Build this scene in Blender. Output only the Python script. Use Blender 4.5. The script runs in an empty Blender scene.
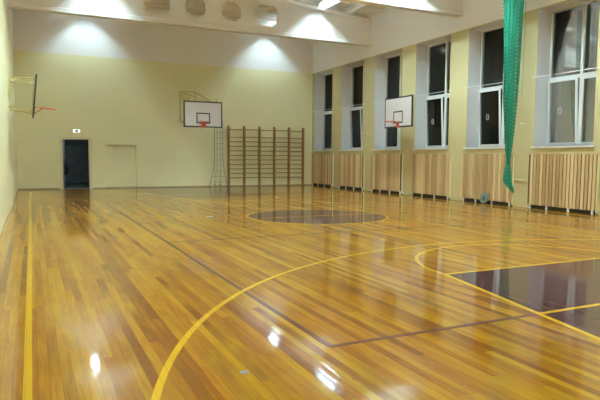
import bpy, bmesh, math, random
from mathutils import Vector, Matrix
random.seed(7)
C = bpy.context.scene.collection
PI = math.pi

# ------------------------------------------------------------ room measures (metres)
XL, XR = -0.57, 13.81        # side walls (inner faces)
YB, YF = -2.3, 27.5          # back and far walls
XC, YC = 6.62, 12.86         # court centre
PAINT_Z = 6.0                # cream below, white above
REV = 0.63                   # depth of window recess

# ------------------------------------------------------------ material helpers
def mat(name):
    m = bpy.data.materials.new(name); m.use_nodes = True
    nt = m.node_tree; nt.nodes.clear()
    out = nt.nodes.new('ShaderNodeOutputMaterial')
    b = nt.nodes.new('ShaderNodeBsdfPrincipled')
    nt.links.new(b.outputs[0], out.inputs[0])
    return m, nt, b, out
def N(nt, t, **kw):
    n = nt.nodes.new(t)
    for k, v in kw.items(): setattr(n, k, v)
    return n
def M(nt, op, a, b=None, c=None):
    n = nt.nodes.new('ShaderNodeMath'); n.operation = op
    for i, v in enumerate((a, b, c)):
        if v is None: continue
        if isinstance(v, (int, float)): n.inputs[i].default_value = v
        else: nt.links.new(v, n.inputs[i])
    return n.outputs[0]
def MIX(nt, f, a, b, mode='MIX'):
    n = nt.nodes.new('ShaderNodeMix'); n.data_type = 'RGBA'; n.blend_type = mode
    for s, v in ((n.inputs[0], f), (n.inputs[6], a), (n.inputs[7], b)):
        if isinstance(v, (int, float)): s.default_value = v
        elif isinstance(v, tuple): s.default_value = (*v, 1)
        else: nt.links.new(v, s)
    return n.outputs[2]
def obj_coord(nt):
    return N(nt, 'ShaderNodeTexCoord').outputs['Object']
def world_pos(nt):
    g = N(nt, 'ShaderNodeNewGeometry')
    s = N(nt, 'ShaderNodeSeparateXYZ'); nt.links.new(g.outputs['Position'], s.inputs[0])
    return g.outputs['Position'], s.outputs[0], s.outputs[1], s.outputs[2]
def noise(nt, vec, scale, detail=3, rough=.5):
    n = N(nt, 'ShaderNodeTexNoise'); n.inputs['Scale'].default_value = scale
    n.inputs['Detail'].default_value = detail; n.inputs['Roughness'].default_value = rough
    if vec is not None: nt.links.new(vec, n.inputs['Vector'])
    return n.outputs[0]
def bump(nt, b, h, strength, dist=.01):
    n = N(nt, 'ShaderNodeBump'); n.inputs['Strength'].default_value = strength
    n.inputs['Distance'].default_value = dist
    nt.links.new(h, n.inputs['Height']); nt.links.new(n.outputs[0], b.inputs['Normal']); nt.links.new(n.outputs[0], b.inputs['Coat Normal'])

def plain(name, col, rough=.5, metal=0, var=.06, scale=6, spec=.5):
    m, nt, b, o = mat(name)
    v = noise(nt, obj_coord(nt), scale, 3)
    d = tuple(max(0, c * (1 - var * 2)) for c in col); l = tuple(min(1, c * (1 + var)) for c in col)
    nt.links.new(MIX(nt, v, d, l), b.inputs['Base Color'])
    b.inputs['Roughness'].default_value = rough; b.inputs['Metallic'].default_value = metal
    b.inputs['Specular IOR Level'].default_value = spec
    return m

CREAM = (0.80, 0.735, 0.44)
WHITE = (0.84, 0.80, 0.765)
def wall_mat(name, reveal=False, cream=CREAM):
    m, nt, b, o = mat(name)
    P, x, y, z = world_pos(nt)
    v = noise(nt, P, .8, 4, .6)
    fine = noise(nt, P, 45, 2)
    cr = MIX(nt, v, tuple(c * .95 for c in cream), tuple(c * 1.04 for c in cream))
    wh = MIX(nt, v, tuple(c * .96 for c in WHITE), tuple(c * 1.03 for c in WHITE))
    f = M(nt, 'GREATER_THAN', z, PAINT_Z)
    c = MIX(nt, f, cr, wh)
    if reveal:
        c = MIX(nt, M(nt, 'GREATER_THAN', x, XR + .015), c, (0.66, 0.63, 0.62))
    nt.links.new(c, b.inputs['Base Color'])
    b.inputs['Roughness'].default_value = .75
    bump(nt, b, fine, .08, .004)
    return m

def varnish(nt, out, col, h, strength, ior=1.5):      # clear gloss varnish over satin wood
    bp = N(nt, 'ShaderNodeBump'); bp.inputs['Strength'].default_value = strength; bp.inputs['Distance'].default_value = .0022
    nt.links.new(h, bp.inputs['Height']); nrm = bp.outputs[0]
    df = N(nt, 'ShaderNodeBsdfDiffuse'); nt.links.new(col, df.inputs[0])
    sa = N(nt, 'ShaderNodeBsdfGlossy'); sa.inputs['Roughness'].default_value = .55
    nt.links.new(MIX(nt, 1, col, (.42, .42, .42), 'MULTIPLY'), sa.inputs[0]); nt.links.new(nrm, sa.inputs['Normal'])
    ad = N(nt, 'ShaderNodeAddShader'); nt.links.new(df.outputs[0], ad.inputs[0]); nt.links.new(sa.outputs[0], ad.inputs[1])
    gl = N(nt, 'ShaderNodeBsdfGlossy'); gl.inputs[0].default_value = (1, 1, 1, 1); gl.inputs['Roughness'].default_value = .06
    nt.links.new(nrm, gl.inputs['Normal'])
    g2 = N(nt, 'ShaderNodeBsdfGlossy'); g2.inputs[0].default_value = (1, .84, .5, 1); g2.inputs['Roughness'].default_value = .285
    nt.links.new(nrm, g2.inputs['Normal'])
    gm = N(nt, 'ShaderNodeMixShader'); gm.inputs[0].default_value = .20
    nt.links.new(gl.outputs[0], gm.inputs[1]); nt.links.new(g2.outputs[0], gm.inputs[2]); gl = gm
    fr = N(nt, 'ShaderNodeFresnel'); fr.inputs[0].default_value = ior; nt.links.new(nrm, fr.inputs['Normal'])
    mx = N(nt, 'ShaderNodeMixShader'); nt.links.new(fr.outputs[0], mx.inputs[0])
    nt.links.new(ad.outputs[0], mx.inputs[1]); nt.links.new(gl.outputs[0], mx.inputs[2]); nt.links.new(mx.outputs[0], out.inputs[0])
def floor_mat():
    m, nt, b, o = mat('varnished_boards')
    P, x, y, z = world_pos(nt)
    W = .075
    u = M(nt, 'DIVIDE', x, W)
    row = M(nt, 'FLOOR', u); fu = M(nt, 'FRACT', u)
    wn = N(nt, 'ShaderNodeTexWhiteNoise', noise_dimensions='1D'); nt.links.new(row, wn.inputs['W'])
    off = M(nt, 'MULTIPLY', wn.outputs['Value'], 7.0)
    v = M(nt, 'DIVIDE', M(nt, 'ADD', y, off), 3.6)
    seg = M(nt, 'FLOOR', v); fv = M(nt, 'FRACT', v)
    cmb = N(nt, 'ShaderNodeCombineXYZ'); nt.links.new(row, cmb.inputs[0]); nt.links.new(seg, cmb.inputs[1])
    w2 = N(nt, 'ShaderNodeTexWhiteNoise', noise_dimensions='2D'); nt.links.new(cmb.outputs[0], w2.inputs['Vector'])
    ramp = N(nt, 'ShaderNodeValToRGB'); nt.links.new(w2.outputs['Value'], ramp.inputs[0])
    cr = ramp.color_ramp; cr.interpolation = 'LINEAR'
    stops = [(0, (.125, .028, .001)), (.12, (.185, .052, .001)), (.4, (.262, .093, .001)), (.75, (.315, .134, .0015)), (1, (.28, .130, .002))]
    while len(cr.elements) < len(stops): cr.elements.new(.5)
    for e, (p, c) in zip(cr.elements, stops): e.position = p; e.color = (*c, 1)
    # grain, drawn out along the boards and different in each board
    g = N(nt, 'ShaderNodeCombineXYZ')
    nt.links.new(M(nt, 'ADD', M(nt, 'MULTIPLY', x, 26), M(nt, 'MULTIPLY', w2.outputs['Value'], 37)), g.inputs[0])
    nt.links.new(M(nt, 'MULTIPLY', y, 1.3), g.inputs[1]); nt.links.new(w2.outputs['Value'], g.inputs[2])
    gr = noise(nt, g.outputs[0], 1.6, 5, .62)
    gs = M(nt, 'SUBTRACT', gr, .5)
    col = MIX(nt, M(nt, 'MULTIPLY', M(nt, 'MAXIMUM', gs, 0), 2.6), ramp.outputs[0], (.15, .045, .003))
    col = MIX(nt, M(nt, 'MULTIPLY', M(nt, 'MAXIMUM', M(nt, 'MULTIPLY', gs, -1), 0), 1.5), col, (.40, .22, .006))
    # broad runs of redder and paler boards
    bs = N(nt, 'ShaderNodeCombineXYZ'); nt.links.new(M(nt, 'MULTIPLY', row, .31), bs.inputs[0]); nt.links.new(M(nt, 'MULTIPLY', y, .16), bs.inputs[1])
    br = noise(nt, bs.outputs[0], 1.4, 4, .65)
    col = MIX(nt, M(nt, 'MINIMUM', M(nt, 'MULTIPLY', M(nt, 'MAXIMUM', M(nt, 'SUBTRACT', br, .50), 0), 5.0), .75), col, (.145, .042, .003))
    col = MIX(nt, M(nt, 'MINIMUM', M(nt, 'MULTIPLY', M(nt, 'MAXIMUM', M(nt, 'SUBTRACT', .47, br), 0), 4.0), .5), col, (.38, .21, .006))
    # knots and small dark marks
    kx = N(nt, 'ShaderNodeCombineXYZ'); nt.links.new(M(nt, 'MULTIPLY', x, 3.2), kx.inputs[0]); nt.links.new(M(nt, 'MULTIPLY', y, 1.5), kx.inputs[1])
    vo = N(nt, 'ShaderNodeTexVoronoi'); vo.inputs['Scale'].default_value = 2.2; nt.links.new(kx.outputs[0], vo.inputs['Vector'])
    kn = M(nt, 'MULTIPLY', M(nt, 'LESS_THAN', vo.outputs['Distance'], .075), .6)
    col = MIX(nt, kn, col, (.13, .055, .012))
    # worn, slightly greyer lengths
    wr = noise(nt, P, .35, 4, .6)
    col = MIX(nt, M(nt, 'MULTIPLY', M(nt, 'MAXIMUM', M(nt, 'SUBTRACT', wr, .5), 0), 1.2), col, (.23, .13, .012))
    # joints
    e1 = M(nt, 'MINIMUM', fu, M(nt, 'SUBTRACT', 1, fu))
    e2 = M(nt, 'MULTIPLY', M(nt, 'MINIMUM', fv, M(nt, 'SUBTRACT', 1, fv)), 3.6 / W)
    e = M(nt, 'MINIMUM', e1, e2)
    gap = M(nt, 'LESS_THAN', e, .030)
    col = MIX(nt, M(nt, 'MULTIPLY', gap, .42), col, (.06, .028, .008))
    # cupped boards and a soft waviness of the lacquer
    cup = M(nt, 'MULTIPLY', M(nt, 'POWER', M(nt, 'ABSOLUTE', M(nt, 'SUBTRACT', fu, .5)), 2.0), -.45)
    tilt = M(nt, 'MULTIPLY', M(nt, 'SUBTRACT', w2.outputs['Value'], .5), M(nt, 'SUBTRACT', fu, .5))
    tilt = M(nt, 'MULTIPLY', tilt, 1.0)
    wv = N(nt, 'ShaderNodeCombineXYZ'); nt.links.new(M(nt, 'MULTIPLY', x, 6), wv.inputs[0]); nt.links.new(M(nt, 'MULTIPLY', y, 20), wv.inputs[1])
    wav = M(nt, 'MULTIPLY', noise(nt, wv.outputs[0], 1.0, 2), .22)
    h = M(nt, 'ADD', M(nt, 'ADD', cup, tilt), wav)
    varnish(nt, o, col, h, .4); nt.nodes.remove(b)
    return m

def paint_mat(name, col, rough=.09, var=.08):
    m, nt, b, o = mat(name)
    P, x, y, z = world_pos(nt)
    u = M(nt, 'DIVIDE', x, .075); fu = M(nt, 'FRACT', u); row = M(nt, 'FLOOR', u)
    wn = N(nt, 'ShaderNodeTexWhiteNoise', noise_dimensions='1D'); nt.links.new(row, wn.inputs['W'])
    c = MIX(nt, wn.outputs['Value'], tuple(k * (1 - var) for k in col), tuple(k * (1 + var) for k in col))
    e1 = M(nt, 'MINIMUM', fu, M(nt, 'SUBTRACT', 1, fu))
    c = MIX(nt, M(nt, 'MULTIPLY', M(nt, 'LESS_THAN', e1, .03), .5), c, tuple(k * .4 for k in col))
    wv = N(nt, 'ShaderNodeCombineXYZ'); nt.links.new(M(nt, 'MULTIPLY', x, 6), wv.inputs[0]); nt.links.new(M(nt, 'MULTIPLY', y, 20), wv.inputs[1])
    wav = M(nt, 'MULTIPLY', noise(nt, wv.outputs[0], 1.0, 2), .22)
    cup = M(nt, 'MULTIPLY', M(nt, 'POWER', M(nt, 'ABSOLUTE', M(nt, 'SUBTRACT', fu, .5)), 2.0), -.45)
    varnish(nt, o, c, M(nt, 'ADD', wav, cup), .4, 1.38); nt.nodes.remove(b)
    return m

def slat_mat():
    m, nt, b, o = mat('pine_slats')
    P, x, y, z = world_pos(nt)
    row = M(nt, 'FLOOR', M(nt, 'DIVIDE', y, .118))
    wn = N(nt, 'ShaderNodeTexWhiteNoise', noise_dimensions='1D'); nt.links.new(row, wn.inputs['W'])
    g = N(nt, 'ShaderNodeCombineXYZ'); nt.links.new(M(nt, 'MULTIPLY', y, 40), g.inputs[0]); nt.links.new(z, g.inputs[1]); nt.links.new(wn.outputs['Value'], g.inputs[2])
    gr = noise(nt, g.outputs[0], 2, 4)
    c = MIX(nt, wn.outputs['Value'], (.42, .25, .10), (.86, .64, .34))
    c = MIX(nt, M(nt, 'MULTIPLY', gr, .4), c, (.42, .24, .10))
    nt.links.new(c, b.inputs['Base Color']); b.inputs['Roughness'].default_value = .5
    return m

def glass_mat():
    m = bpy.data.materials.new('window_glass'); m.use_nodes = True
    nt = m.node_tree; nt.nodes.clear()
    out = N(nt, 'ShaderNodeOutputMaterial'); mix = N(nt, 'ShaderNodeMixShader')
    tr = N(nt, 'ShaderNodeBsdfTransparent'); gl = N(nt, 'ShaderNodeBsdfGlossy'); fr = N(nt, 'ShaderNodeFresnel')
    tr.inputs[0].default_value = (.95, .965, .955, 1); gl.inputs['Roughness'].default_value = .02
    gl.inputs[0].default_value = (1, 1, 1, 1)
    fr.inputs[0].default_value = 1.52
    bp = N(nt, 'ShaderNodeBump'); bp.inputs['Strength'].default_value = .06; bp.inputs['Distance'].default_value = .004
    nt.links.new(noise(nt, obj_coord(nt), 2.5, 1), bp.inputs['Height']); nt.links.new(bp.outputs[0], gl.inputs['Normal'])
    nt.links.new(fr.outputs[0], mix.inputs[0]); nt.links.new(tr.outputs[0], mix.inputs[1]); nt.links.new(gl.outputs[0], mix.inputs[2])
    nt.links.new(mix.outputs[0], out.inputs[0])
    return m

def emit_mat(name, col, s):
    m = bpy.data.materials.new(name); m.use_nodes = True
    nt = m.node_tree; nt.nodes.clear()
    out = N(nt, 'ShaderNodeOutputMaterial'); e = N(nt, 'ShaderNodeEmission')
    e.inputs[0].default_value = (*col, 1); e.inputs[1].default_value = s
    nt.links.new(e.outputs[0], out.inputs[0]); return m

def net_mat():
    m, nt, b, o = mat('green_netting')
    uv = N(nt, 'ShaderNodeUVMap').outputs[0]
    s = N(nt, 'ShaderNodeSeparateXYZ'); nt.links.new(uv, s.inputs[0])
    fx = M(nt, 'FRACT', M(nt, 'DIVIDE', s.outputs[0], .136)); fy = M(nt, 'FRACT', M(nt, 'DIVIDE', s.outputs[1], .11))
    ex = M(nt, 'ABSOLUTE', M(nt, 'SUBTRACT', fx, .5)); ey = M(nt, 'ABSOLUTE', M(nt, 'SUBTRACT', fy, .5))
    cord = M(nt, 'GREATER_THAN', M(nt, 'MAXIMUM', ex, ey), .30)
    b.inputs['Base Color'].default_value = (.011, .28, .155, 1); b.inputs['Roughness'].default_value = .55
    nt.links.new(cord, b.inputs['Alpha'])
    return m

MAT = {}
MAT['floor'] = floor_mat()
MAT['wall'] = wall_mat('two_tone_wall_paint')
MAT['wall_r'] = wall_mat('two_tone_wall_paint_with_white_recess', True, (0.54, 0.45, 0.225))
MAT['beam'] = plain('beam_whitewash', (.82, .77, .72), .7, var=.03, scale=1.5)
MAT['ceil'] = plain('ceiling_whitewash', (.82, .78, .74), .8, var=.04, scale=1)
MAT['upvc'] = plain('white_window_frame', (.74, .73, .71), .35, var=.02)
MAT['oldframe'] = plain('brown_outer_frame', (.20, .16, .14), .5)
MAT['sill'] = plain('white_sill', (.76, .74, .71), .35, var=.03)
MAT['glass'] = glass_mat()
MAT['slat'] = slat_mat()
MAT['backing'] = plain('slat_backing', (.16, .10, .045), .7)
MAT['dark'] = plain('recess_shade', (.03, .028, .026), .7)
MAT['purple'] = paint_mat('maroon_floor_paint', (.055, .014, .018))
MAT['yellow'] = paint_mat('yellow_line_paint', (.46, .25, .006), .14)
MAT['brown'] = paint_mat('dark_line_paint', (.11, .036, .022), .14)
MAT['board'] = plain('board_white', (.72, .66, .64), .45, var=.03, scale=3)
MAT['black'] = plain('black_edging', (.018, .02, .024), .5)
MAT['orange'] = plain('orange_rim_paint', (.62, .10, .035), .4)
MAT['steel_cream'] = plain('cream_painted_steel', (.60, .50, .20), .45)
MAT['steel'] = plain('grey_steel', (.30, .32, .34), .45, .2)
MAT['barwood'] = plain('varnished_bar_wood', (.36, .19, .062), .4, var=.15, scale=4)
MAT['rungwood'] = plain('varnished_rung_wood', (.34, .20, .08), .4, var=.12, scale=4)
MAT['net'] = net_mat()
MAT['netcore'] = plain('dense_green_netting', (.012, .26, .15), .6, var=.3, scale=9)
MAT['cord'] = plain('green_cord', (.015, .22, .12), .6)
MAT['disc'] = plain('grey_green_disc', (.20, .25, .21), .4, var=.15, scale=8)
MAT['discdark'] = plain('dark_disc_hub', (.10, .13, .12), .45)
MAT['jamb'] = plain('door_jamb_cream', (.74, .64, .40), .5, var=.04)
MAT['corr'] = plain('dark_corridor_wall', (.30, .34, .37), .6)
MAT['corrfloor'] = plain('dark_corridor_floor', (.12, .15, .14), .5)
MAT['bluedoor'] = plain('dark_blue_door', (.24, .31, .44), .25, var=.4, scale=3)
MAT['doorcream'] = plain('cream_door_paint', (.80, .735, .44), .7, var=.03, scale=1)
def housing_mat():
    m, nt, b, o = mat('translucent_white_lamp_housing')
    b.inputs['Base Color'].default_value = (.85, .85, .85, 1); b.inputs['Roughness'].default_value = .4
    t = N(nt, 'ShaderNodeBsdfTranslucent'); t.inputs[0].default_value = (.9, .9, .9, 1)
    mx = N(nt, 'ShaderNodeMixShader'); mx.inputs[0].default_value = .85
    nt.links.new(b.outputs[0], mx.inputs[1]); nt.links.new(t.outputs[0], mx.inputs[2]); nt.links.new(mx.outputs[0], o.inputs[0])
    return m
MAT['housing'] = housing_mat()
MAT['tube'] = emit_mat('lit_fluorescent_tube', (.69, .98, 1.10), 370)
MAT['tubedim'] = emit_mat('lit_fluorescent_tube_dimmed', (.69, .98, 1.10), 135)
MAT['signwhite'] = emit_mat('lit_sign_face', (.92, 1.0, .88), 1.0)
MAT['signdark'] = plain('sign_dark_mark', (.02, .04, .03), .5)
MAT['skirt'] = plain('skirting_paint', (.36, .30, .19), .5)
MAT['bag'] = plain('black_cloth', (.008, .009, .012), .9)
MAT['metal'] = plain('worn_brass_grey', (.28, .24, .22), .35, .7)

# ------------------------------------------------------------ mesh builder
class MB:
    def __init__(s): s.bm = bmesh.new(); s.uv = None
    def box(s, x0, x1, y0, y1, z0, z1, T=None):
        v = [s.bm.verts.new(Vector(c) if T is None else T @ Vector(c)) for c in
             ((x0, y0, z0), (x1, y0, z0), (x1, y1, z0), (x0, y1, z0), (x0, y0, z1), (x1, y0, z1), (x1, y1, z1), (x0, y1, z1))]
        for f in ((0, 3, 2, 1), (4, 5, 6, 7), (0, 1, 5, 4), (1, 2, 6, 5), (2, 3, 7, 6), (3, 0, 4, 7)):
            s.bm.faces.new([v[i] for i in f])
        return s
    def prism(s, poly, a, b, axis='y'):          # poly of (p,q); axis y: (x,z) swept in y; axis z: (x,y) swept in z; axis x: (y,z)
        def P(p, q, t): return {'y': (p, t, q), 'z': (p, q, t), 'x': (t, p, q)}[axis]
        A = [s.bm.verts.new(P(p, q, a)) for p, q in poly]; B = [s.bm.verts.new(P(p, q, b)) for p, q in poly]
        n = len(poly)
        s.bm.faces.new(A[::-1]); s.bm.faces.new(B)
        for i in range(n): s.bm.faces.new((A[i], A[(i + 1) % n], B[(i + 1) % n], B[i]))
        return s
    def tube(s, pts, r, n=10, closed=False):
        pts = [Vector(p) for p in pts]; rings = []; m = len(pts)
        up = None
        for i, p in enumerate(pts):
            if closed: d = pts[(i + 1) % m] - pts[i - 1]
            else: d = pts[min(i + 1, m - 1)] - pts[max(i - 1, 0)]
            d.normalize()
            if up is None:
                up = Vector((0, 0, 1)) if abs(d.z) < .9 else Vector((1, 0, 0))
            a = d.cross(up).normalized(); b = a.cross(d).normalized(); up = b
            rr = r[i] if isinstance(r, (list, tuple)) else r
            rings.append([s.bm.verts.new(p + a * rr * math.cos(2 * PI * k / n) + b * rr * math.sin(2 * PI * k / n)) for k in range(n)])
        for i in range(m if closed else m - 1):
            A, B = rings[i], rings[(i + 1) % m]
            for k in range(n): s.bm.faces.new((A[k], A[(k + 1) % n], B[(k + 1) % n], B[k]))
        if not closed:
            s.bm.faces.new(rings[0][::-1]); s.bm.faces.new(rings[-1])
        return s
    def lathe(s, prof, c, axis='z', n=40):       # closed profile of (r, t)
        rings = []
        for r, t in prof:
            ring = []
            for k in range(n):
                a = 2 * PI * k / n; u, v = r * math.cos(a), r * math.sin(a)
                q = {'z': (u, v, t), 'x': (t, u, v), 'y': (u, t, v)}[axis]
                ring.append(s.bm.verts.new(Vector(c) + Vector(q)))
            rings.append(ring)
        for i in range(len(prof) - 1):
            for k in range(n): s.bm.faces.new((rings[i][k], rings[i][(k + 1) % n], rings[i + 1][(k + 1) % n], rings[i + 1][k]))
        s.bm.faces.new(rings[0][::-1]); s.bm.faces.new(rings[-1])
        return s
    def build(s, name, m, parent=None, loc=None, smooth=False, bevel=0):
        bmesh.ops.recalc_face_normals(s.bm, faces=s.bm.faces)
        me = bpy.data.meshes.new(name); s.bm.to_mesh(me); s.bm.free()
        me.materials.append(MAT[m] if isinstance(m, str) else m)
        o = bpy.data.objects.new(name, me); C.objects.link(o)
        if parent: o.parent = parent
        if loc is not None: o.location = loc
        if smooth:
            for p in me.polygons: p.use_smooth = True
            try: me.set_sharp_from_angle(angle=math.radians(40))
            except Exception: pass
        if bevel:
            b = o.modifiers.new('bevel', 'BEVEL'); b.width = bevel; b.segments = 2; b.limit_method = 'ANGLE'
        return o

def empty(name, loc=(0, 0, 0), rot=(0, 0, 0), parent=None):
    o = bpy.data.objects.new(name, None); C.objects.link(o); o.location = loc; o.rotation_euler = rot
    o.empty_display_size = .1
    if parent: o.parent = parent
    return o
def tag(o, label=None, cat=None, group=None, kind=None):
    if label: o['label'] = label
    if cat: o['category'] = cat
    if group: o['group'] = group
    if kind: o['kind'] = kind
    return o
def struct(o, label=None): return tag(o, label, None, None, 'structure')
def copy_tree(o, parent=None):
    c = o.copy(); C.objects.link(c); c.parent = parent
    for ch in [q for q in bpy.data.objects if q.parent == o]: copy_tree(ch, c)
    return c

# ------------------------------------------------------------ floor and painted court
floor = struct(MB().box(XL - .2, XR + .2, YB - .2, YF, -.12, 0).build('floor', 'floor'), 'glossy varnished floor of narrow yellow-brown boards with painted court lines')
def arc_strip(cx, cy, r, w, a0, a1, z0, z1, n=96):
    b = MB(); full = abs(a1 - a0) >= 2 * PI - 1e-6
    V = []
    for i in range(n if full else n + 1):
        a = a0 + (a1 - a0) * i / n; c, s_ = math.cos(a), math.sin(a)
        V.append([b.bm.verts.new((cx + rr * c, cy + rr * s_, zz)) for rr, zz in ((r - w / 2, z0), (r + w / 2, z0), (r + w / 2, z1), (r - w / 2, z1))])
    m = len(V)
    for i in range(m if full else m - 1):
        A, B = V[i], V[(i + 1) % m]
        for k in range(4): b.bm.faces.new((A[k], A[(k + 1) % 4], B[(k + 1) % 4], B[k]))
    if not full: b.bm.faces.new(V[0][::-1]); b.bm.faces.new(V[-1])
    return b
ZP, ZY, ZD = .0012, .0022, .0018
LW = .055
def line_box(b, x0, x1, y0, y1, z): return b.box(x0, x1, y0, y1, .0002, z)
def seg(b, p, q, w, z):
    d = Vector((q[0] - p[0], q[1] - p[1], 0)).normalized(); n = Vector((-d.y, d.x, 0)) * w / 2
    P = [Vector((p[0], p[1], 0)), Vector((q[0], q[1], 0))]
    poly = [(P[0] + n), (P[0] - n), (P[1] - n), (P[1] + n)]
    b.prism([(v.x, v.y) for v in poly], .0002, z, 'z'); return b
# centre circle
cc = arc_strip(XC, YC, .9, 1.8 - .002, 0, 2 * PI, .0002, ZP).build('center_circle', 'purple', floor); cc['label'] = 'maroon painted centre circle disc'
cr_ = arc_strip(XC, YC, 1.8, LW, 0, 2 * PI, .0002, ZY).build('circle_line', 'yellow', floor); cr_['label'] = 'yellow outline of the centre circle'
b = MB(); line_box(b, XC - 1.77, XC + 1.77, YC - LW / 2, YC + LW / 2, ZY - .0003); b.build('halfway_line', 'yellow', floor)['label'] = 'yellow halfway line across the centre circle'
BL = 0.02          # baselines: BL and 2*YC-BL
for sgn, end in ((1, 'near'), (-1, 'far')):
    def yy(v): return v if sgn == 1 else 2 * YC - v
    FT = 5.71
    b = MB(); b.prism([(XC - 3.0, yy(BL)), (XC + 3.0, yy(BL)), (XC + 1.8, yy(FT)), (XC - 1.8, yy(FT))], .0002, ZP, 'z')
    b.build('free_throw_lane', 'purple', floor)['label'] = 'maroon painted %s key' % end
    b = MB(); seg(b, (XC - 3.0, yy(BL)), (XC - 1.8, yy(FT)), LW, ZY); seg(b, (XC + 3.0, yy(BL)), (XC + 1.8, yy(FT)), LW, ZY)
    seg(b, (XC - 1.82, yy(FT)), (XC + 1.82, yy(FT)), LW, ZY + .0002)
    b.build('lane_line', 'yellow', floor)['label'] = 'yellow outline of the %s key' % end
    a0, a1 = (0, PI) if sgn == 1 else (PI, 2 * PI)
    arc_strip(XC, yy(FT), 1.8, LW, a0, a1, .0002, ZY - .0002).build('free_throw_arc', 'yellow', floor)['label'] = 'yellow half circle above the %s key' % end
    bk = yy(1.575); b = arc_strip(XC, bk, 6.25, LW, a0, a1, .0002, ZY - .0005)
    for s2 in (-1, 1): b.box(XC + s2 * 6.25 - LW / 2, XC + s2 * 6.25 + LW / 2, min(yy(BL), bk), max(yy(BL), bk), .0002, ZY - .0005)
    b.build('three_point_line', 'yellow', floor)['label'] = 'large yellow arc round the %s key' % end
    # volleyball end line: dark, but yellow where it crosses the key
    ye = yy(YC - 9); kx = XC - (1.8 + 1.2 * (FT - (YC - (YC - 9)) * 0 - 3.86) / (FT - BL)); hw = XC - kx
    b = MB(); line_box(b, XC - hw, XC + hw, ye - LW / 2, ye + LW / 2, ZY - .0003); b.build('volleyball_end_line', 'yellow', floor)
    b = MB(); line_box(b, XC - 4.5, XC - hw, ye - LW / 2, ye + LW / 2, ZD); line_box(b, XC + hw, XC + 4.5, ye - LW / 2, ye + LW / 2, ZD)
    b.build('volleyball_end_line', 'brown', floor)['label'] = 'dark end line of the volleyball court'
    b = MB(); ya = yy(YC - 3); line_box(b, XC - 4.5, XC + 4.5, ya - LW / 2, ya + LW / 2, ZD - .0004); b.build('attack_line', 'brown', floor)
for s2 in (-1, 1):
    b = MB(); line_box(b, XC + s2 * 4.5 - LW / 2, XC + s2 * 4.5 + LW / 2, YC - 9, YC + 9, ZD - .0002); b.build('volleyball_sideline', 'brown', floor)['label'] = 'dark side line of the volleyball court'
    b = MB(); line_box(b, XC + s2 * 6.68 - LW / 2, XC + s2 * 6.68 + LW / 2, BL, 2 * YC - BL, ZY - .0009); b.build('sideline', 'yellow', floor)
    b = MB(); line_box(b, *((XC - 4.5, XC - 1.83) if s2 < 0 else (XC + 1.83, XC + 4.5)), YC - LW / 2, YC + LW / 2, ZD - .0004); b.build('center_line', 'brown', floor)
    yb_ = YC + s2 * (YC - BL); b = MB(); line_box(b, XC - 6.65, XC + 6.65, yb_ - LW / 2, yb_ + LW / 2, ZY - .0010); b.build('baseline', 'yellow', floor)

# ------------------------------------------------------------ walls
TOP = 9.0
DX0, DX1, DZ = 1.22, 2.44, 2.29          # doorway
NX0, NX1, NZ = 3.10, 4.49, 2.02          # closed recess door
wt = .32
b = MB()
b.box(XL - .3, DX0, YF, YF + wt, -.1, TOP); b.box(DX0, DX1, YF, YF + wt, DZ, TOP); b.box(DX1, NX0, YF, YF + wt, -.1, TOP)
b.box(NX0, NX1, YF, YF + wt, NZ, TOP); b.box(NX1, XR + .9, YF, YF + wt, -.1, TOP)
struct(b.build('wall_far', 'wall'), 'cream end wall with a white band at the top')
struct(MB().box(XL - .3, XL, YB, YF, -.1, TOP).build('wall_left', 'wall'), 'cream side wall on the left')
struct(MB().box(XL - .3, XR + .9, YB - .3, YB, -.1, TOP).build('wall_back', 'wall'), 'cream wall behind the viewer')
WN = 7; WW = 2.02; Z0, Z1 = 1.88, 5.96
def wc(k): return 26.28 - 2.96 * k
b = MB(); xo = XR + REV + .14
b.box(XR, xo, YB, YF, -.1, Z0); b.box(XR, xo, YB, YF, Z1, TOP)
ys = [YB]
for k in range(WN - 1, -1, -1): ys += [wc(k) - WW / 2, wc(k) + WW / 2]
ys.append(YF)
for i in range(0, len(ys), 2): b.box(XR, xo, ys[i], ys[i + 1], Z0, Z1)
struct(b.build('wall_right', 'wall_r'), 'cream window wall with deep white window recesses')

# skirting
b = MB(); b.box(XL, DX0 - .02, YF - .02, YF, 0, .05); b.box(DX1 + .02, NX0, YF - .02, YF, 0, .05); b.box(NX1, XR, YF - .02, YF, 0, .05)
struct(b.build('baseboard_far', 'skirt'), 'thin skirting along the end wall')

# ------------------------------------------------------------ ceiling and beams
def roofz(x): return 8.27 - .088 * abs(x - XC)
b = MB()
for x0, x1 in ((XL - .2, XC), (XC, XR + .2)):
    b.prism([(x0, roofz(x0) + .28), (x1, roofz(x1) + .28), (x1, roofz(x1) + .5), (x0, roofz(x0) + .5)], YB - .1, YF + .1, 'y')
for i in range(-3, 4):                         # long ribs of the roof slabs
    x = XC + i * 3.0
    if x < XL or x > XR: continue
    b.prism([(x - .09, roofz(x)), (x + .09, roofz(x)), (x + .14, roofz(x) + .3), (x - .14, roofz(x) + .3)], YB, YF, 'y')
y = YF - .6
while y > YB:                                   # cross ribs
    for x0, x1 in ((XL, XC), (XC, XR)):
        b.prism([(x0, roofz(x0) + .14), (x1, roofz(x1) + .14), (x1, roofz(x1) + .3), (x0, roofz(x0) + .3)], y - .05, y + .05, 'y')
    y -= 1.2
struct(b.build('ceiling', 'ceil'), 'whitewashed ceiling of ribbed slabs')
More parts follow.
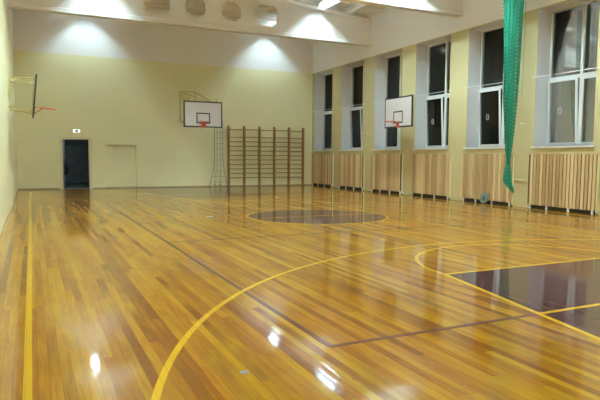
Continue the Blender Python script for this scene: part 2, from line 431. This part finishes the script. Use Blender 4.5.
def beam(n, yc, label):
    b = MB(); hw = .08
    # lower chord with a sloping shoulder
    b.prism([(yc - .16, 6.49), (yc + .16, 6.49), (yc + .16, 6.63), (yc + hw, 6.68), (yc - hw, 6.68), (yc - .16, 6.63)], XL, XR, 'x')
    holes = [(XC - 2.22, .99, 6.84, 7.68), (XC - .76, .78, 6.88, 7.62), (XC + .70, .78, 6.88, 7.62), (XC + 2.20, .99, 6.84, 7.68)]
    zt = 7.70
    b.box(XL, XR, yc - hw, yc + hw, 6.68, 6.84)
    xs = [XL]
    for cx, w, z0, z1 in holes:
        b.box(xs[-1], cx - w / 2, yc - hw, yc + hw, 6.84, 7.68); xs.append(cx + w / 2)
        if z0 > 6.84: b.box(cx - w / 2, cx + w / 2, yc - hw, yc + hw, 6.84, z0)
        if z1 < 7.68: b.box(cx - w / 2, cx + w / 2, yc - hw, yc + hw, z1, 7.68)
        c = .20
        for sx in (-1, 1):
            for zz, dz in ((z0, 1), (z1, -1)):
                xe = cx + sx * w / 2
                b.prism([(xe, zz), (xe - sx * c, zz), (xe, zz + dz * c)], yc - hw, yc + hw, 'y')
    b.box(xs[-1], XR, yc - hw, yc + hw, 6.84, 7.68)
    for x0, x1 in ((XL, XC), (XC, XR)):
        z0_, z1_ = roofz(x0), roofz(x1)
        b.prism([(x0, min(7.68, z0_ - .02)), (x1, 7.68), (x1, z1_), (x0, z0_)] if x0 == XL else [(x0, 7.68), (x1, min(7.68, z1_ - .02)), (x1, z1_), (x0, z0_)], yc - hw, yc + hw, 'y')
        b.prism([(x0, z0_ - .14), (x1, z1_ - .14), (x1, z1_), (x0, z0_)], yc - .14, yc + .14, 'y')
    struct(b.build('trim_%d' % n, 'beam'), label)
BEAMS = [21.86, 15.92, 9.98, 4.04]
for i, y in enumerate(BEAMS):
    beam(i + 1, y, ['white roof beam nearest the end wall, pierced by octagonal holes', 'second white roof beam from the end wall',
                    'third white roof beam from the end wall', 'white roof beam nearest the viewer'][i])

# ------------------------------------------------------------ windows
def make_window(n, k, tilted, label):
    yc = wc(k); r = empty('window_%d' % n, (XR + REV, yc, Z0)); struct(r, label)
    H = Z1 - Z0; w = WW / 2; ym = -.11; fr = .06; d0, d1 = -.07, .0
    # frame: outer rim, mullion, transom
    b = MB()
    b.box(d0, d1, -w, w, 0, fr); b.box(d0, d1, -w, w, H - fr, H); b.box(d0, d1, -w, -w + fr, fr, H - fr); b.box(d0, d1, w - fr, w, fr, H - fr)
    b.box(d0, d1, ym - .045, ym + .045, fr, H - fr)
    T0, T1 = 1.99, 2.09
    b.box(d0, d1, -w + fr, ym - .045, T0, T1); b.box(d0, d1, ym + .045, w - fr, T0, T1)
    b.build('window_frame', 'upvc', r)
    b = MB()                                     # older frame outside the inner one
    b.box(.05, .10, -w, -w + .16, 0, H); b.box(.05, .10, w - .16, w, 0, H); b.box(.05, .10, ym - .09, ym + .09, 0, H); b.box(.05, .10, -w, w, T0 - .03, T1 + .05)
    b.build('outer_frame', 'oldframe', r)
    MB().box(.07, .076, -w + .1, w - .1, .1, H - .1).build('outer_pane', 'glass', r)
    for s in (1, -1):
        y0, y1 = (ym + .045, w - fr) if s > 0 else (-w + fr, ym - .045)
        up = MB(); up.box(-.045, -.03, y0, y1, T1, H - fr)
        up.build('upper_pane', 'glass', r)
        ht = T0 - fr; ang = math.radians(3.0) if (tilted and s > 0) else 0
        sa = empty('lower_sash', (-.045, 0, fr + .003), (0, -ang, 0), r)
        q = MB(); g = .055; a0, a1 = y0 + .004, y1 - .004
        q.box(-.045, 0.0, a0, a1, 0, g); q.box(-.045, 0.0, a0, a1, ht - g - .01, ht - .01); q.box(-.045, 0.0, a0, a0 + g, g, ht - g - .01); q.box(-.045, 0.0, a1 - g, a1, g, ht - g - .01)
        fo = q.build('sash_frame', 'upvc', sa)
        MB().box(-.028, -.014, a0 + g, a1 - g, g, ht - g - .01).build('lower_pane', 'glass', sa)
        if s > 0:
            h_ = MB(); h_.box(-.062, -.045, a1 - .045, a1 - .012, .62, .74); h_.box(-.082, -.066, a1 - .04, a1 - .017, .66, .70); h_.box(-.09, -.075, a1 - .038, a1 - .019, .56, .70); h_.box(-.075, -.060, a1 - .035, a1 - .022, .66, .70)
            h_.build('handle', 'upvc', sa)
            if k in (3, 4, 5):                   # oval ring on the pane
                cy, cz = a0 + (a1 - a0) * .58, 1.0
                q = MB(); q.tube([(-.036, cy + .055 * math.cos(2 * PI * i / 20), cz + .095 * math.sin(2 * PI * i / 20)) for i in range(20)], .009, 6, True)
                q.build('pane_ring', 'upvc', sa)
    # flat the sashes into direct parts: frame > pane
    b = MB(); b.box(-REV - .06, d0, -w - .05, w + .05, -.045, 0); 
    s_ = b.build('window_sill', 'sill', r, bevel=.006)
    # thin rod across the mouth of the recess
    b = MB(); b.tube([(-REV - .012, -w - .12, 2.08), (-REV - .012, w + .12, 2.08)], .010, 8)
    b.box(-REV - .022, -REV, -w - .13, -w - .10, 2.06, 2.10); b.box(-REV - .022, -REV, w + .10, w + .13, 2.06, 2.10)
    b.build('safety_rod', 'sill', r)
    return r
names = ['in the far corner', 'second from the far corner, its lower sash tilted open', 'behind the side backboard', 'right of the side backboard, lower sash tilted open',
         'partly behind the green net, lower sash tilted open', 'right of the green net, lower sash tilted open', 'nearest the viewer']
for k in range(WN):
    make_window(k + 1, k, k in (1, 3, 4, 5), 'tall white framed window ' + names[k])

# ------------------------------------------------------------ doorway, corridor, recess door
d1 = empty('door_1', ((DX0 + DX1) / 2, YF, 0)); struct(d1, 'open doorway in the end wall with a cream surround and dark corridor beyond')
hw = (DX1 - DX0) / 2
b = MB(); b.box(-hw, -hw + .05, -.03, wt, 0, DZ - .05); b.box(hw - .05, hw, -.03, wt, 0, DZ - .05); b.box(-hw, hw, -.03, wt, DZ - .05, DZ)
b.box(-hw - .07, -hw, -.03, 0, 0, DZ + .06); b.box(hw, hw + .07, -.03, 0, 0, DZ + .06); b.box(-hw, hw, -.03, 0, DZ, DZ + .06)
b.build('door_frame', 'jamb', d1)
MB().box(-hw, hw, 0, wt, -.02, .012).build('threshold', 'corrfloor', d1)
leaf = MB().box(0, .045, .0, 1.06, .02, DZ - .07)
lf = leaf.build('door_leaf', 'corr', d1, (-hw + .055, wt + .01, 0)); lf.rotation_euler.z = math.radians(-6)
q = MB(); q.tube([(.045, .98, 1.05), (.10, .98, 1.05), (.10, .86, 1.05)], .011, 8); q.build('door_handle', 'metal', lf)
# corridor shell
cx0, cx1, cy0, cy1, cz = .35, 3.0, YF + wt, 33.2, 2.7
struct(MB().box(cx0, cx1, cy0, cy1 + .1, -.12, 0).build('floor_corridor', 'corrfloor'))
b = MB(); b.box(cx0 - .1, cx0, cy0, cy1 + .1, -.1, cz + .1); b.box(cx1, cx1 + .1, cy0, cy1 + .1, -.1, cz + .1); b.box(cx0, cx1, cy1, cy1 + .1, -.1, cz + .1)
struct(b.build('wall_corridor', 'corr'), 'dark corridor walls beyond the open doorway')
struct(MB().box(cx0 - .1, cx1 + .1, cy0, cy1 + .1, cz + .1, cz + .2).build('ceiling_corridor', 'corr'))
cl = empty('ceiling_light', (1.9, YF + wt + .45, cz + .1)); tag(cl, 'added square lamp on the dark corridor ceiling just inside the doorway', 'ceiling light')  # unseen lamp, added to brighten the corridor
MB().box(-.22, .22, -.22, .22, -.05, 0).build('housing', 'upvc', cl, bevel=.008)
MB().box(-.2, .2, -.2, .2, -.065, -.05).build('diffuser', emit_mat('added_corridor_diffuser', (.75, .88, 1.0), 10), cl)
d3 = empty('door_3', (2.05, cy1, 0)); struct(d3, 'dark blue panelled door at the end of the corridor')
b = MB()
b.box(-.5, .5, -.05, -.01, .02, 2.1)
for px in (-.25, .25):
    for z0, z1 in ((.2, .95), (1.1, 1.95)): b.box(px - .17, px + .17, -.07, -.05, z0, z1)
b.build('door_leaf', 'bluedoor', d3, bevel=.01)
MB().box(-.58, .58, -.03, 0, 0, 2.2).build('door_frame', 'corr', d3)
MB().tube([(.42, -.05, 1.0), (.42, -.1, 1.0), (.32, -.1, 1.0)], .012, 8).build('door_handle', 'metal', d3)
# black bundle hanging on the open leaf
pr = []
bag = empty('bag', (DX0 + .17, YF + wt + .62, 1.18)); tag(bag, 'black cloth bag hanging on the open door leaf in the dark doorway', 'bag')
b = MB(); n = 14
prof = [(-.60, .03, .05), (-.52, .10, .12), (-.35, .115, .15), (-.15, .09, .12), (-.02, .04, .05)]
rings = []
for z, rx, ry in prof:
    rings.append([b.bm.verts.new((.06 + rx * math.cos(2 * PI * i / n), ry * math.sin(2 * PI * i / n) * (1 + .1 * math.sin(3 * i)), z)) for i in range(n)])
for A, B in zip(rings, rings[1:]):
    for i in range(n): b.bm.faces.new((A[i], A[(i + 1) % n], B[(i + 1) % n], B[i]))
b.bm.faces.new(rings[0][::-1]); b.bm.faces.new(rings[-1])
b.build('bag_body', 'bag', bag, smooth=True)
MB().tube([(.05, -.04, -.05), (.01, -.01, .10), (.05, .04, -.05)], .012, 8).build('strap', 'bag', bag)

d2 = empty('door_2', ((NX0 + NX1) / 2, YF + .12, 0)); struct(d2, 'closed cream door set back in a shallow recess right of the open doorway')
h2 = (NX1 - NX0) / 2
MB().box(-h2, h2, 0, .05, .06, NZ).build('door_leaf', 'doorcream', d2)
MB().box(-h2, h2, -.02, .06, 0, .06).build('bottom_rail', 'skirt', d2)
MB().box(-h2, h2, -.12, -.02, -.05, .02).build('threshold', 'skirt', d2)

sg = empty('exit_sign', (1.88, YF, 2.62)); tag(sg, 'small white lit sign box above the open doorway', 'sign')
MB().box(-.15, .15, -.06, 0, -.075, .075).build('sign_box', 'upvc', sg, bevel=.006)
MB().box(-.14, .14, -.064, -.06, -.065, .065).build('sign_face', 'signwhite', sg)
b = MB(); b.box(-.055, .075, -.068, -.064, -.045, .04); b.box(-.085, -.065, -.068, -.064, -.045, .0)
b.build('pictogram', 'signdark', sg)

# ------------------------------------------------------------ backboards
def backboard(loc, rot, L, w, h, label, frame_half, frame_z, shift=0, rim_dz=0.0, tall=False):
    r = empty('basketball_backboard', loc, rot)
    tag(r, label, 'basketball hoop', 'basketball backboards')
    y = -L; bw = .055
    MB().box(-w / 2 + bw, w / 2 - bw, y + .004, y + .035, -h / 2 + bw, h / 2 - bw).build('board', 'board', r)
    b = MB(); b.box(-w / 2, w / 2, y, y + .045, -h / 2, -h / 2 + bw); b.box(-w / 2, w / 2, y, y + .045, h / 2 - bw, h / 2)
    b.box(-w / 2, -w / 2 + bw, y, y + .045, -h / 2 + bw, h / 2 - bw); b.box(w / 2 - bw, w / 2, y, y + .045, -h / 2 + bw, h / 2 - bw)
    b.build('border', 'black', r)
    b = MB(); tz0, tz1, tw, t = -h / 2 + .17, -h / 2 + .64, .31, .05
    y0, y1 = y + .001, y + .0035
    b.box(-tw, tw, y0, y1, tz0, tz0 + t); b.box(-tw, tw, y0, y1, tz1 - t, tz1); b.box(-tw, -tw + t, y0, y1, tz0 + t, tz1 - t); b.box(tw - t, tw, y0, y1, tz0 + t, tz1 - t)
    b.build('target_square', 'black', r)
    rz = -h / 2 + .22 + rim_dz
    rc = y - .15 - .225
    rim = MB().tube([(.225 * math.cos(2 * PI * i / 32), rc + .225 * math.sin(2 * PI * i / 32), rz) for i in range(32)], .011, 8, True).build('rim', 'orange', r, smooth=True)
    b = MB(); b.box(-.10, .10, y - .012, y, rz - .23, rz + .02); b.box(-.07, .07, y - .16, y - .012, rz - .012, rz + .0)
    b.tube([(-.07, y - .01, rz - .2), (-.13, rc + .15, rz - .01)], .009, 6); b.tube([(.07, y - .01, rz - .2), (.13, rc + .15, rz - .01)], .009, 6)
    b.build('rim_bracket', 'orange', rim)
    # steelwork back to the wall
    ft, fb = frame_z; yb = y + .06; rr = .022
    b = MB()
    for s in (-1, 1):
        b.box(shift + s * frame_half - .02, shift + s * frame_half + .02, -.04, 0, fb, ft)
    b.box(shift - frame_half, shift + frame_half, -.04, 0, ft - .04, ft); b.box(shift - frame_half, shift + frame_half, -.04, 0, fb, fb + .04)
    b.build('wall_frame', 'steel_cream', r)
    b = MB()
    for s in (-1, 1):
        b.box(s * .62 - .02, s * .62 + .02, y + .045, y + .08, -h / 2 + .04, h / 2 + (.16 if tall else -.02))
    b.box(-.62, .62, y + .045, y + .08, h / 2 - .12, h / 2 - .08); b.box(-.62, .62, y + .045, y + .08, -h / 2 + .1, -h / 2 + .14)
    b.build('board_frame', 'steel_cream', r)
    for s in (-1, 1):
        MB().tube([(s * .62, yb, h / 2 - .1), (shift + s * frame_half, -.03, ft - .03)], rr, 8).build('support_arm', 'steel_cream', r)
        MB().tube([(s * .62, yb, -h / 2 + .12), (shift + s * frame_half, -.03, fb + .03)], rr, 8).build('support_arm', 'steel_cream', r)
    MB().tube([(.62, yb, h / 2 - .12), (shift - frame_half, -.03, ft - .05)], .015, 8).build('brace', 'steel_cream', r)
    return r
backboard((6.90, YF, 3.36), (0, 0, 0), YF - 24.45, 1.74, 1.14, 'white basketball backboard on the end wall, facing the viewer, with orange rim', .38, (1.32, -.18), .08, tall=True)
backboard((XR, 18.42, 3.29), (0, 0, -PI / 2), XR - 13.0, 1.82, 1.19, 'white basketball backboard on the window wall, seen from the side between windows', .2, (.45, -.45), -.48)
backboard((XL, 19.2, 3.35), (math.radians(5.5), 0, PI / 2), .74, 1.75, 1.18, 'basketball backboard seen edge-on at the left with orange rim sticking out', .55, (.45, -.45), 0, .07)

# ------------------------------------------------------------ wall bars
wb = empty('wall_bars', (9.05, YF, 0)); tag(wb, 'long wooden wall bars of six uprights against the end wall', 'wall bars')
NB = 6; pit = (13.22 - 9.05) / 5
for i in range(NB):
    x = i * pit
    b = MB(); b.box(x - .045, x + .045, -.17, -.02, 0, 3.0)
    b.prism([(-.17, 3.0), (-.02, 3.0), (-.02, 3.08), (-.12, 3.08)], x - .045, x + .045, 'x')
    b.box(x - .03, x + .03, -.02, 0, .3, .42); b.box(x - .03, x + .03, -.02, 0, 2.6, 2.72)
    b.build('upright', 'barwood', wb, bevel=.006)
hs = [.44 + .229 * k for k in range(10)] + [2.88]
for i in range(NB - 1):
    for h in hs:
        x0, x1 = i * pit + .045, (i + 1) * pit - .045
        dy = -.15 if h > 2.8 else -.11
        b = MB(); z = h + (.012 if i % 2 else 0)
        b.tube([(x0, dy, z), (x1, dy, z)], .024, 8); b.build('rung', 'rungwood', wb, smooth=True)

# ------------------------------------------------------------ lattice stand behind the end backboard
ms = empty('lattice_stand', (8.38, 27.1, 0)); tag(ms, 'tall grey wire lattice stand with splayed feet left of the wall bars', 'stand')
def xs_(z):   # half width left/right at height z
    t = max(0, 1 - z / 1.5); return .215 + .26 * t ** 1.6
zz = [0, .25, .5, .8, 1.1, 1.5, 2.0, 2.6, 3.3]
for s in (-1, 1):
    MB().tube([(s * xs_(z), -.12, z) for z in zz], .014, 6).build('leg', 'steel', ms)
    MB().tube([(s * .14, .06, z) for z in (.12, 3.3)], .012, 6).build('inner_post', 'steel', ms)
    MB().box(s * xs_(0) - .025, s * xs_(0) + .025, -.145, -.095, 0, .04).build('foot', 'black', ms)
    MB().box(s * .14 - .022, s * .14 + .022, .038, .082, .08, .14).build('foot', 'black', ms)
MB().tube([(-.03, .06, .4), (-.03, .06, 3.3)], .010, 6).build('inner_post', 'steel', ms)
for k in range(12):
    z = .25 + .272 * k
    b = MB(); a = xs_(z); b.tube([(-a, -.12, z), (a, -.12, z), (.14, .06, z), (-.14, .06, z)], .008, 6, True); b.build('rung', 'steel', ms)
MB().box(-.22, .22, -.13, .07, 3.28, 3.31).build('top_plate', 'steel', ms)

# ------------------------------------------------------------ slatted radiator covers
cov_lab = ['slatted wooden radiator cover in the far corner by the wall bars', 'slatted wooden radiator cover under the second window from the far corner',
           'slatted wooden radiator cover under the side backboard', 'slatted wooden radiator cover under the open window right of the side backboard',
           'slatted wooden radiator cover with the grey disc leaning on it', 'slatted wooden radiator cover just right of the hanging green net', 'slatted wooden radiator cover nearest the viewer']
cw = 2.37; pitch = .118
for k in range(WN):
    yc = wc(k) - .05
    r = empty('radiator_cover', (XR, yc, 0)); tag(r, cov_lab[k], 'radiator cover', 'slatted radiator covers')
    b = MB(); n0 = math.ceil((yc - cw / 2) / pitch); j = n0
    while (j + 1) * pitch <= yc + cw / 2 + .001:
        y = j * pitch - yc
        b.box(-.085, -.06, y + .015, y + .103, .11 + .008 * random.random(), 1.655)
        j += 1
    b.build('slat_panel', 'slat', r)
    b = MB(); b.box(-.06, -.035, -cw / 2 + .02, cw / 2 - .02, .13, 1.64)
    b.build('backing_frame', 'backing', r)
    MB().box(-.085, 0, -cw / 2 + .01, cw / 2 - .01, 1.655, 1.67).build('top_board', 'slat', r)
    for y in (-cw / 2 + .12, -.3, .45, cw / 2 - .12):
        MB().box(-.06, -.03, y - .03, y + .03, 0, .13).build('leg', 'sill', r)
    for s_ in (-1, 1): MB().box(-.059, 0, s_ * (cw / 2 - .012) - .010, s_ * (cw / 2 - .012) + .010, .05, 1.655).build('side_board', 'doorcream', r)
    MB().box(-.03, -.004, -cw / 2 + .05, cw / 2 - .05, .0, .8).build('shade_sheet', 'dark', r)  # near-black sheet stands in for the shade in the gap below the slats

# pipes crossing the pier right of the net, hooks
pp = empty('heating_pipe', (XR, (wc(4) - cw / 2 + wc(5) + cw / 2) / 2, .86)); tag(pp, 'short thin pipe crossing the cream pier at knee height right of the green net', 'pipe')
MB().tube([(-.035, -.27, 0), (-.035, .27, 0)], .014, 8).build('pipe', 'jamb', pp)
MB().box(-.04, 0, -.02, .02, -.03, .012).build('clip', 'jamb', pp)
for (y, z, lab) in ((21.87, 2.62, 'small wall hook on the pier left of the side backboard'), (12.95, 2.60, 'small wall hook on the pier right of the green net')):
    h = MB(); h.box(-.012, 0, -.09, .09, -.02, .02); h.tube([(-.01, 0, .01), (-.06, 0, 0), (-.07, 0, .03)], .007, 6)
    o = h.build('wall_hook', 'jamb', None, (XR, y, z)); tag(o, lab, 'hook')

# ------------------------------------------------------------ grey disc leaning on a cover
dk = empty('disc', (XR - .155, 14.33, .19), (0, math.radians(12), 0)); tag(dk, 'round grey disc leaning on the radiator cover left of the green net', 'disc')
MB().lathe([(.02, -.012), (.17, -.012), (.19, -.006), (.19, .012), (.17, .018), (.02, .018)], (0, 0, 0), 'x').build('plate', 'disc', dk, smooth=True)
MB().lathe([(.03, -.022), (.075, -.020), (.085, -.012), (.03, -.012)], (0, 0, 0), 'x').build('hub', 'discdark', dk, smooth=True)

# ------------------------------------------------------------ gathered green net
NX, NY = 13.0, 12.45
nt_ = empty('divider_net', (NX, NY, 0)); tag(nt_, 'gathered green divider net hanging by the window wall, knotted near the bottom', 'net')
# view-side axis so widths spread across the wall direction
ax = Vector((.62, -.78, 0)); ay = Vector((.78, .62, 0))
def net_loft(name, levels, wob, seed, m='net'):
    rnd = random.Random(seed); bm = bmesh.new(); uvl = bm.loops.layers.uv.new('UVMap')
    n = 72; ph = [rnd.random() * 6 for _ in range(4)]
    rings = []; zs = []
    L = []
    for (a, b) in zip(levels, levels[1:]):
        st = max(1, int(abs(b[0] - a[0]) / .08))
        for i in range(st):
            t = i / st; L.append([a[q] + (b[q] - a[q]) * t for q in range(4)])
    L.append(list(levels[-1]))
    per = .0
    for (z, rx, ry, off) in L:
        ring = []
        for i in range(n):
            a = 2 * PI * i / n
            f = 1 + wob * math.sin(9 * a + ph[0] + z * .25) + wob * .6 * math.sin(17 * a + ph[1] - z * .4)
            p = ax * (off + rx * f * math.cos(a)) + ay * (ry * f * math.sin(a))
            ring.append(bm.verts.new((p.x, p.y, z + .02 * math.sin(5 * a + ph[2]))))
        rings.append(ring)
    for r in range(len(rings) - 1):
        for i in range(n):
            fc = bm.faces.new((rings[r][i], rings[r][(i + 1) % n], rings[r + 1][(i + 1) % n], rings[r + 1][i]))
            for lp, (u, v) in zip(fc.loops, ((i, L[r][0]), (i + 1, L[r][0]), (i + 1, L[r + 1][0]), (i, L[r + 1][0]))):
                lp[uvl].uv = (u * .034, v)
    me = bpy.data.meshes.new(name); bm.to_mesh(me); bm.free(); me.materials.append(MAT[m])
    for p in me.polygons: p.use_smooth = True
    o = bpy.data.objects.new(name, me); C.objects.link(o); o.parent = nt_; return o
# (z, half width, half depth, sideways offset)
outer = [(7.35, .27, .2, -.18), (6.1, .245, .17, -.18), (5.4, .225, .16, -.18), (4.2, .20, .14, -.17), (3.2, .175, .13, -.17), (2.4, .13, .11, -.16), (1.9, .10, .08, -.16), (1.5, .06, .05, -.16), (1.38, .05, .05, -.165)]
net_loft('net_fold', outer, .16, 1)
net_loft('net_fold', [(z, a * .5, b_ * .4, o_ - .02) for z, a, b_, o_ in outer], .3, 3, 'netcore')
tail = [(1.36, .05, .05, -.165), (1.15, .08, .07, -.17), (.95, .105, .08, -.18), (.80, .11, .08, -.17), (.68, .075, .06, -.10), (.56, .04, .035, -.02), (.49, .012, .012, .0)]
net_loft('net_tail', tail, .15, 4); net_loft('net_tail', [(z, a * .7, b_ * .7, o_) for z, a, b_, o_ in tail], .25, 5)
c0 = ax * -.165
MB().lathe([(.03, -.035), (.062, -.03), (.068, 0), (.062, .03), (.03, .035)], (c0.x, c0.y, 1.37), 'z', 20).build('tie_cord', 'cord', nt_, smooth=True)
c1 = ax * .17
MB().tube([(c1.x, c1.y, 7.4), (c1.x * .98, c1.y * .98, 5.0), (c1.x * .85, c1.y * .85, 3.4)], .006, 6).build('loose_cord', 'cord', nt_)
MB().tube([(XL - NX, 0, 7.32), (XR - NX, 0, 7.42)], .008, 6).build('runner_wire', 'steel', nt_)

# ------------------------------------------------------------ ceiling lights
def make_light():
    r = empty('ceiling_light')
    HL = .95; w = .18; d = .21
    b = MB()
    for e in (-1, 1): b.prism([(-.06, d), (.06, d), (w, 0), (-w, 0)], e * HL - .006, e * HL + .006, 'y')
    b.box(-.06, .06, -HL, HL, d, d + .02)
    for s in (-1, 1):
        b.prism([(s * .06, d), (s * w, 0), (s * (w + .008), 0), (s * (.068), d + .02), (s * .06, d + .02)], -HL, HL, 'y')
    b.build('housing', 'housing', r)
    for s in (-1, 1):
        MB().tube([(s * .035, -HL + .03, d - .035), (s * .035, HL - .03, d - .03)], .014, 10).build('fluorescent_tube', 'tube', r, smooth=True)
    return r
lamp0 = None; dim = {}
proto_light = make_light()
rows = (('left', XC - 4.28), ('right', XC + 4.46))
lys = [25.95, 20.35, 17.55, 14.4, 11.6, 8.45, 5.65, 2.5]  # those just beyond a beam are unseen extras, added to brighten the walls
ll = ['nearest the end wall', 'just before the roof beam nearest the end wall', 'added just beyond the second roof beam from the end wall', 'just before the second roof beam from the end wall', 'added just beyond the third roof beam from the end wall', 'just before the third roof beam from the end wall', 'added just beyond the roof beam nearest the viewer', 'nearest the viewer']
for rn, x in rows:
    for i, y in enumerate(lys):
        o = copy_tree(proto_light)
        z = 7.68
        o.location = (x, y, z)
        if i < 2:                                # tubes turned down to soften the light patches on wall and beam
            for ch in o.children:
                if ch.name.startswith('fluorescent_tube'): ch.data = dim.get(ch.data.name) or dim.setdefault(ch.data.name, ch.data.copy()); ch.data.materials[0] = MAT['tubedim']
        tag(o, '%s-row fluorescent trough lamp %s' % (rn, ll[i]), 'ceiling light', 'fluorescent ceiling lights')
        hh = roofz(x) + .3 - z
        for s in (-.6, .6):
            MB().tube([(0, s, .14), (0, s, hh)], .008, 6).build('hanger_rod', 'steel', o)

for q in list(proto_light.children) + [proto_light]: bpy.data.objects.remove(q)

# ------------------------------------------------------------ floor socket covers
for (x, y, r, lab) in ((1.31, 3.63, .036, 'small round metal floor cap in the foreground boards'), (4.0, 13.65, .10, 'pale round floor cap on the boards left of the centre circle')):
    o = MB().lathe([(.0001, 0.0002), (r, .0002), (r, .003), (r * .8, .005), (.0001, .005)], (0, 0, 0), 'z', 28).build('floor_cap', 'metal', None, (x, y, 0), smooth=True)
    tag(o, lab, 'floor cap')

# ------------------------------------------------------------ world (dusk outside), camera
w = bpy.data.worlds.new('dusk'); bpy.context.scene.world = w; w.use_nodes = True
nt = w.node_tree; bg = nt.nodes['Background']
tc = N(nt, 'ShaderNodeTexCoord'); sp = N(nt, 'ShaderNodeSeparateXYZ'); nt.links.new(tc.outputs['Generated'], sp.inputs[0])
rp = N(nt, 'ShaderNodeValToRGB'); nt.links.new(sp.outputs[2], rp.inputs[0])
rp.color_ramp.elements[0].position = .0; rp.color_ramp.elements[0].color = (.11, .105, .08, 1)
rp.color_ramp.elements[1].position = .35; rp.color_ramp.elements[1].color = (.10, .115, .14, 1)
nt.links.new(rp.outputs[0], bg.inputs[0]); bg.inputs[1].default_value = 1.0

f, yaw, pit, rol, h = 562.979, math.radians(25.486), math.radians(4.344), math.radians(.401), 1.506
fw = Vector((math.sin(yaw) * math.cos(pit), math.cos(yaw) * math.cos(pit), -math.sin(pit)))
rt = Vector((math.cos(yaw), -math.sin(yaw), 0)); up = rt.cross(fw)
r2 = math.cos(rol) * rt + math.sin(rol) * up; u2 = -math.sin(rol) * rt + math.cos(rol) * up
cd = bpy.data.cameras.new('camera'); co = bpy.data.objects.new('camera', cd); C.objects.link(co)
Mx = Matrix((r2, u2, -fw)).transposed().to_4x4(); Mx.translation = (0, 0, h); co.matrix_world = Mx
cd.sensor_width = 36; cd.sensor_fit = 'HORIZONTAL'; cd.lens = f / 600 * 36; cd.clip_start = .05; cd.clip_end = 200
bpy.context.scene.camera = co
bpy.context.scene.cycles.max_bounces = 16; bpy.context.scene.cycles.diffuse_bounces = 12; bpy.context.scene.cycles.transparent_max_bounces = 24
vs = bpy.context.scene.view_settings
vs.view_transform = 'Standard'; vs.look = 'None'; vs.gamma = 1; vs.exposure = 0.92; vs.use_curve_mapping = False
